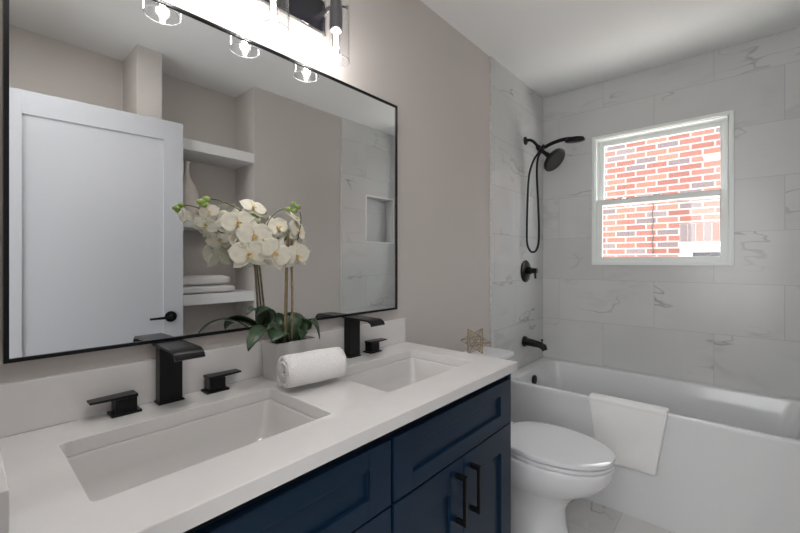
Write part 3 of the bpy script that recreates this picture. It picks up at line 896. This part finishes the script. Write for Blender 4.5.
def bud(px, py, Y, r, stretch=1.35):
    c = at(px, py, Y)
    w = MB(); bmesh.ops.create_uvsphere(w.bm, u_segments=14, v_segments=10, radius=r)
    for v in w.bm.verts: v.co = Vector((v.co.x * stretch, v.co.y, v.co.z * (1 + 0.15 * v.co.x / r))) + c
    w.build('bud', M['bud'], orc, smooth='all')
for b in ((201, 202, 1.065, .0085), (206, 199, 1.065, .008), (204, 205, 1.062, .007), (288, 209, 1.05, .008), (293, 204, 1.05, .0075), (298, 207, 1.05, .0075), (294, 211, 1.045, .008)):
    bud(*b)

# ------------------------------------------------------------------ toilet
TC = 1.822
def egg(z, yf, yb, hw, bw=0.75, x0=TC, n=44, ym=None):
    """outline: elliptical front, squarer back; yf front y, yb back y"""
    ym = ym if ym is not None else yf + (yb - yf) * 0.56
    pts = []
    for i in range(n):
        a = 2 * PI * i / n
        ca, sa = math.cos(a), math.sin(a)
        if sa < 0:
            x = hw * (abs(ca) ** 0.92) * (1 if ca >= 0 else -1); y = ym + (ym - yf) * sa
        else:
            e = 0.62
            y = ym + (yb - ym) * (sa ** e)
            x = hw * ca if True else 0
            x = (1 if ca >= 0 else -1) * hw * (abs(ca) ** 0.55) * (1 - (1 - bw) * sa)
        pts.append((x0 + x, y, z))
    return pts
to = thing('toilet', (TC, 0.75, 0), 'white two-piece toilet with closed lid between vanity and bathtub', 'toilet')
w = MB()
w.rings([egg(0.0, .575, .985, .118), egg(0.02, .572, .985, .120), egg(0.05, .585, .98, .112), egg(0.12, .60, .975, .100), egg(0.19, .600, .975, .100),
         egg(0.235, .575, .975, .118), egg(0.28, .525, .975, .150), egg(0.325, .455, .975, .186), egg(0.37, .418, .975, .199), egg(0.405, .404, .975, .203),
         egg(0.425, .402, .975, .204), egg(0.431, .405, .974, .202), egg(0.434, .414, .972, .194)])
w.build('bowl', M['porcelain'], to, smooth='all')
w = MB()
w.rings([egg(0.4375, .424, .880, .186), egg(0.438, .409, .886, .196), egg(0.4395, .405, .888, .199), egg(0.4515, .405, .888, .199), egg(0.453, .408, .886, .197), egg(0.4535, .422, .88, .187)])
w.build('seat', M['porcelain'], to, smooth=True)
w = MB()
w.rings([egg(0.458, .424, .886, .184), egg(0.4585, .406, .892, .196), egg(0.460, .401, .894, .199), egg(0.472, .402, .894, .198), egg(0.4745, .406, .892, .195), egg(0.4765, .425, .88, .178), egg(0.478, .50, .82, .12)])
w.build('lid', M['porcelain'], to, smooth=True)
for s_ in (-0.075, 0.075): MB().tube([(TC + s_ - 0.025, .905, .455), (TC + s_ + 0.025, .905, .455)], 0.013, 14).build('hinge', M['porcelain'], to, smooth=True)
w = MB()
w.rings([rrect(TC - .20, TC + .20, .975, 1.150, .4345, .03), rrect(TC - .212, TC + .212, .962, 1.153, .55, .03), rrect(TC - .220, TC + .220, .955, 1.154, .775, .03)])
w.build('tank', M['porcelain'], to, smooth=True)
w = MB()
w.rings([rrect(TC - .226, TC + .226, .948, 1.156, .776, .03), rrect(TC - .230, TC + .230, .944, 1.158, .782, .03), rrect(TC - .230, TC + .230, .944, 1.158, .802, .03), rrect(TC - .224, TC + .224, .950, 1.154, .810, .028)])
w.build('tank_lid', M['porcelain'], to, smooth=True)
w = MB(); w.tube([(TC - .13, .955, .72), (TC - .13, .940, .72)], 0.012, 14); w.tube([(TC - .135, .937, .72), (TC - .07, .934, .716)], [0.007, 0.006], 10)
w.build('flush_lever', M['chrome'], to, smooth=True)

# ------------------------------------------------------------------ gold star on the tank lid
gs_c = Vector((1.835, 1.075, 0.811))
ph = (1 + 5 ** 0.5) / 2
V = [Vector(v).normalized() for v in [(0, s * 1, t * ph) for s in (1, -1) for t in (1, -1)] + [(s * 1, t * ph, 0) for s in (1, -1) for t in (1, -1)] + [(t * ph, 0, s * 1) for s in (1, -1) for t in (1, -1)]]
tri = [(i, j, k) for i in range(12) for j in range(i + 1, 12) for k in range(j + 1, 12)
       if all(abs((V[a] - V[b]).length - 1.0515) < 0.01 for a, b in ((i, j), (j, k), (i, k)))][0]
fn = (V[tri[0]] + V[tri[1]] + V[tri[2]]).normalized()
# a three-fold axis of the star lies level and faces into the room, two tips touching the lid
ax = Vector((-gs_c.x, -gs_c.y, 0)).normalized()
q = fn.rotation_difference(ax).to_matrix()
RG = 0.080
V = [(q @ v) * RG for v in V]
best = min((k * PI / 180 for k in range(0, 60)), key=lambda a: sum(sorted((Matrix.Rotation(a, 3, ax) @ v).z for v in V)[:2]) * -1 if False else -sorted((Matrix.Rotation(a, 3, ax) @ v).z for v in V)[0])
V = [Matrix.Rotation(best, 3, ax) @ v for v in V]
zmin = min(v.z for v in V)
V = [v + gs_c - Vector((0, 0, zmin)) + Vector((0, 0, 0.002)) for v in V]
w = MB()
for i in range(12):
    for j in range(i + 1, 12):
        dd = (V[i] - V[j]).length / RG
        if 1.5 < dd < 1.9: w.tube([V[i], V[j]], 0.0016, 6)
tag(w.build('star_ornament', M['gold'], origin=gs_c), 'gold wire geometric star sitting on the toilet tank lid', 'ornament')

# ------------------------------------------------------------------ bathtub
bt = thing('bathtub', (2.65, 0.41, 0), 'white alcove bathtub with flat apron under the window', 'bathtub')
ZR = 0.563
tx0, tx1, ty0, ty1 = 2.285, XB - 0.001, YO + 0.012, YW - 0.012
w = MB()
w.rings([rrect(tx0, tx1, ty0, ty1, 0.0, 0.004), rrect(tx0, tx1, ty0, ty1, 0.02, 0.004),
         rrect(tx0 + 0.004, tx1, ty0, ty1, ZR - 0.020, 0.004), rrect(tx0 + 0.002, tx1, ty0, ty1, ZR - 0.012, 0.004), rrect(tx0 + 0.004, tx1, ty0, ty1, ZR - 0.004, 0.004), rrect(tx0 + 0.010, tx1 - 0.002, ty0 + 0.002, ty1 - 0.002, ZR, 0.004),
         rrect(tx0 + 0.036, tx1 - 0.040, ty0 + 0.06, ty1 - 0.060, ZR, 0.07), rrect(tx0 + 0.042, tx1 - 0.046, ty0 + 0.068, ty1 - 0.068, ZR - 0.004, 0.075),
         rrect(tx0 + 0.046, tx1 - 0.050, ty0 + 0.075, ty1 - 0.073, ZR - 0.015, 0.08),
         rrect(tx0 + 0.058, tx1 - 0.062, ty0 + 0.13, ty1 - 0.095, 0.36, 0.09), rrect(tx0 + 0.075, tx1 - 0.080, ty0 + 0.20, ty1 - 0.115, 0.20, 0.10),
         rrect(tx0 + 0.11, tx1 - 0.11, ty0 + 0.25, ty1 - 0.15, 0.145, 0.10), rrect(tx0 + 0.20, tx1 - 0.20, ty0 + 0.4, ty1 - 0.3, 0.14, 0.05)])
w.build('tub_shell', M['tub'], bt, smooth=True)
yo = ty1 - 0.0745
MB().lathe([(0.034, 0), (0.036, -0.004), (0.034, -0.012), (0.028, -0.014)], (2.635, yo - 0.003, 0.487), axis='y', seg=32).build('overflow_cover', M['black'], bt, smooth=True)

# towel over the rim
def drape():
    w = MB()
    yA, yB = 0.268, 0.628
    prof = []   # (x, z) centreline of the cloth, outside bottom -> over the rim -> inside
    xo = tx0 - 0.010
    for k in range(22): prof.append((xo - 0.003 * math.sin(k * 0.5), 0.245 + (ZR - 0.245) * k / 21))
    for k in range(1, 9):
        a = PI - PI / 2 * k / 8
        prof.append((tx0 + 0.006 + 0.017 * math.cos(a), ZR - 0.001 + 0.012 * math.sin(a)))
    prof.append((tx0 + 0.030, ZR + 0.011))
    for k in range(1, 7):
        a = PI / 2 - PI / 2 * k / 6
        prof.append((tx0 + 0.040 + 0.020 * math.cos(a), ZR - 0.008 + 0.019 * math.sin(a)))
    for k in range(1, 8): prof.append((tx0 + 0.060 + 0.004 * k / 7, ZR - 0.008 - 0.11 * k / 7))
    NY = 26; g = []
    for j in range(NY + 1):
        v = j / NY
        row = []
        for i, (x, z) in enumerate(prof):
            s = i / len(prof)
            hang = max(0, (ZR - z) / (ZR - 0.245)) if i < 22 else 0
            y = yA + (yB - yA) * v - 0.0 + hang * (0.048 * (1 - v) - 0.050 * v)
            ox = -(0.005 * math.sin(v * 9 + 1) + 0.003 * math.sin(v * 23 + z * 14) + 0.0025 * math.sin(z * 45 + v * 5) + 0.005) * hang if i < 22 else 0
            oz = 0.006 * (1 - v) * hang
            row.append(w.bm.verts.new((x + ox, y, z + oz)))
        g.append(row)
    for a, b in zip(g, g[1:]):
        for i in range(len(a) - 1): w.bm.faces.new((a[i], a[i + 1], b[i + 1], b[i]))
    o = w.build('hanging_towel', M['terry2'], origin=(tx0, 0.44, ZR), smooth='all')
    s = o.modifiers.new('solid', 'SOLIDIFY'); s.thickness = 0.016; s.offset = 0
    b = o.modifiers.new('subsurf', 'SUBSURF'); b.levels = 1; b.render_levels = 1
    return tag(o, 'white terry towel draped over the front rim of the bathtub', 'towel')
drape()

# ------------------------------------------------------------------ shower fittings
SX = 2.676; YF = YW - 0.0115
sh = thing('shower_set', (SX, YF, 2.17), 'black shower arm with round rain head, hand shower and looping hose', 'shower')
MB().lathe([(0.030, 0), (0.030, -0.006), (0.020, -0.014), (0.011, -0.016)], (SX, YF, 2.172), axis='y', seg=28).build('flange', M['black'], sh, smooth=True)
MB().tube(bez([(SX, YF - 0.005, 2.172), (SX, YF - 0.035, 2.171), (SX, YF - 0.065, 2.150), (SX, 1.065, 2.108)], 8), 0.0105, 14).build('shower_arm', M['black'], sh, smooth='all')
w = MB()
w.tube([(SX, 1.072, 2.115), (SX, 1.052, 2.090), (SX, 1.035, 2.070)], [0.016, 0.021, 0.017], 16)
w.tube([(SX - 0.028, 1.055, 2.092), (SX + 0.028, 1.055, 2.092)], 0.013, 14)
w.tube([(SX, 1.055, 2.09), (SX, 1.020, 2.112)], [0.014, 0.013], 14)
w.build('diverter', M['black'], sh, smooth=True)
hc = Vector((SX, 0.955, 2.000)); hn = Vector((-0.12, -0.55, -0.48)).normalized()
w = MB()
w.tube([(SX, 1.040, 2.076), (SX, 1.015, 2.055), tuple(hc - hn * 0.035)], [0.012, 0.014, 0.022], 16)
w.tube([hc - hn * 0.038, hc - hn * 0.020, hc - hn * 0.006, hc + hn * 0.006, hc + hn * 0.010], [0.022, 0.056, 0.084, 0.086, 0.081], 40)
rh = w.build('rain_head', M['black'], sh, smooth=True)
w = MB(); w.tube([hc + hn * 0.0095, hc + hn * 0.0125], [0.075, 0.073], 40)
w.build('nozzle_face', M['blackface'], rh)
w = MB()
hp = [Vector((SX, 1.024, 2.098)), Vector((SX, 0.975, 2.115)), Vector((SX, 0.92, 2.125)), Vector((SX, 0.87, 2.126)), Vector((SX, 0.83, 2.120))]
w.tube(bez(hp, 5), 0.0125, 14)
w.tube([(SX, 0.875, 2.122), (SX, 0.868, 2.103)], [0.045, 0.042], 28) if False else None
ring = []
for k, (rx, ry, zz) in enumerate(((0.030, 0.052, 2.096), (0.036, 0.062, 2.099), (0.037, 0.064, 2.108), (0.030, 0.055, 2.123), (0.012, 0.030, 2.130))):
    ring.append([(SX + rx * math.cos(a), 0.822 + ry * math.sin(a), zz - 0.12 * (-0.0 + 0.5 * (0 - ry * math.sin(a))) * 1.0) for a in [2 * PI * q / 30 for q in range(30)]])
w.rings(ring)
w.build('hand_shower', M['black'], sh, smooth='all')
hose = bez([(SX + 0.0, 1.055, 2.080), (SX, 1.100, 2.02), (SX, 1.132, 1.92), (SX, 1.143, 1.75), (SX, 1.148, 1.55), (SX, 1.146, 1.44), (SX, 1.126, 1.387), (SX, 1.103, 1.376), (SX, 1.080, 1.390), (SX, 1.064, 1.44), (SX, 1.061, 1.55),
            (SX, 1.068, 1.75), (SX, 1.076, 1.92), (SX, 1.070, 2.02), (SX, 1.055, 2.062), (SX, 1.040, 2.088)], 8)
MB().tube(hose, 0.0075, 10).build('hose', M['black'], sh, smooth='all')

sv = thing('shower_valve', (2.678, YF, 1.24), 'round black shower valve trim with a lever, on the tile below the hose', 'shower valve')
MB().lathe([(0.078, 0), (0.079, -0.006), (0.074, -0.011), (0.040, -0.015), (0.030, -0.017)], (2.678, YF, 1.240), axis='y', seg=40).build('trim_plate', M['black'], sv, smooth=True)
w = MB(); w.lathe([(0.026, -0.012), (0.024, -0.045), (0.019, -0.047), (0.019, -0.082), (0.016, -0.085)], (2.678, YF, 1.244), axis='y', seg=28)
w.tube([(2.678, YF - 0.072, 1.262), (2.678, YF - 0.074, 1.19)], [0.0085, 0.0075], 12)
w.build('handle', M['black'], sv, smooth=True)

ts = thing('tub_spout', (2.655, YF, 0.74), 'black bathtub spout with a pull-up diverter knob', 'spout')
w = MB()
w.lathe([(0.036, 0), (0.038, -0.004), (0.036, -0.016), (0.030, -0.020)], (2.655, YF, 0.742), axis='y', seg=28)
w.tube([(2.655, YF - 0.015, 0.742), (2.655, YF - 0.07, 0.738), (2.655, YF - 0.115, 0.733), (2.655, YF - 0.140, 0.722), (2.655, YF - 0.150, 0.700)], [0.028, 0.025, 0.022, 0.023, 0.019], 20)
w.build('spout_body', M['black'], ts, smooth=True)
w = MB(); w.tube([(2.655, YF - 0.130, 0.745), (2.655, YF - 0.130, 0.768)], 0.004, 10); w.tube([(2.655, YF - 0.130, 0.765), (2.655, YF - 0.130, 0.773)], 0.009, 12)
w.build('diverter_knob', M['black'], ts, smooth=True)

# ------------------------------------------------------------------ tidy
for o in list(bpy.data.objects):
    if '_o' in o: del o['_o']
for o in C.objects:
    if o.type == 'EMPTY': o.empty_display_size = 0.02
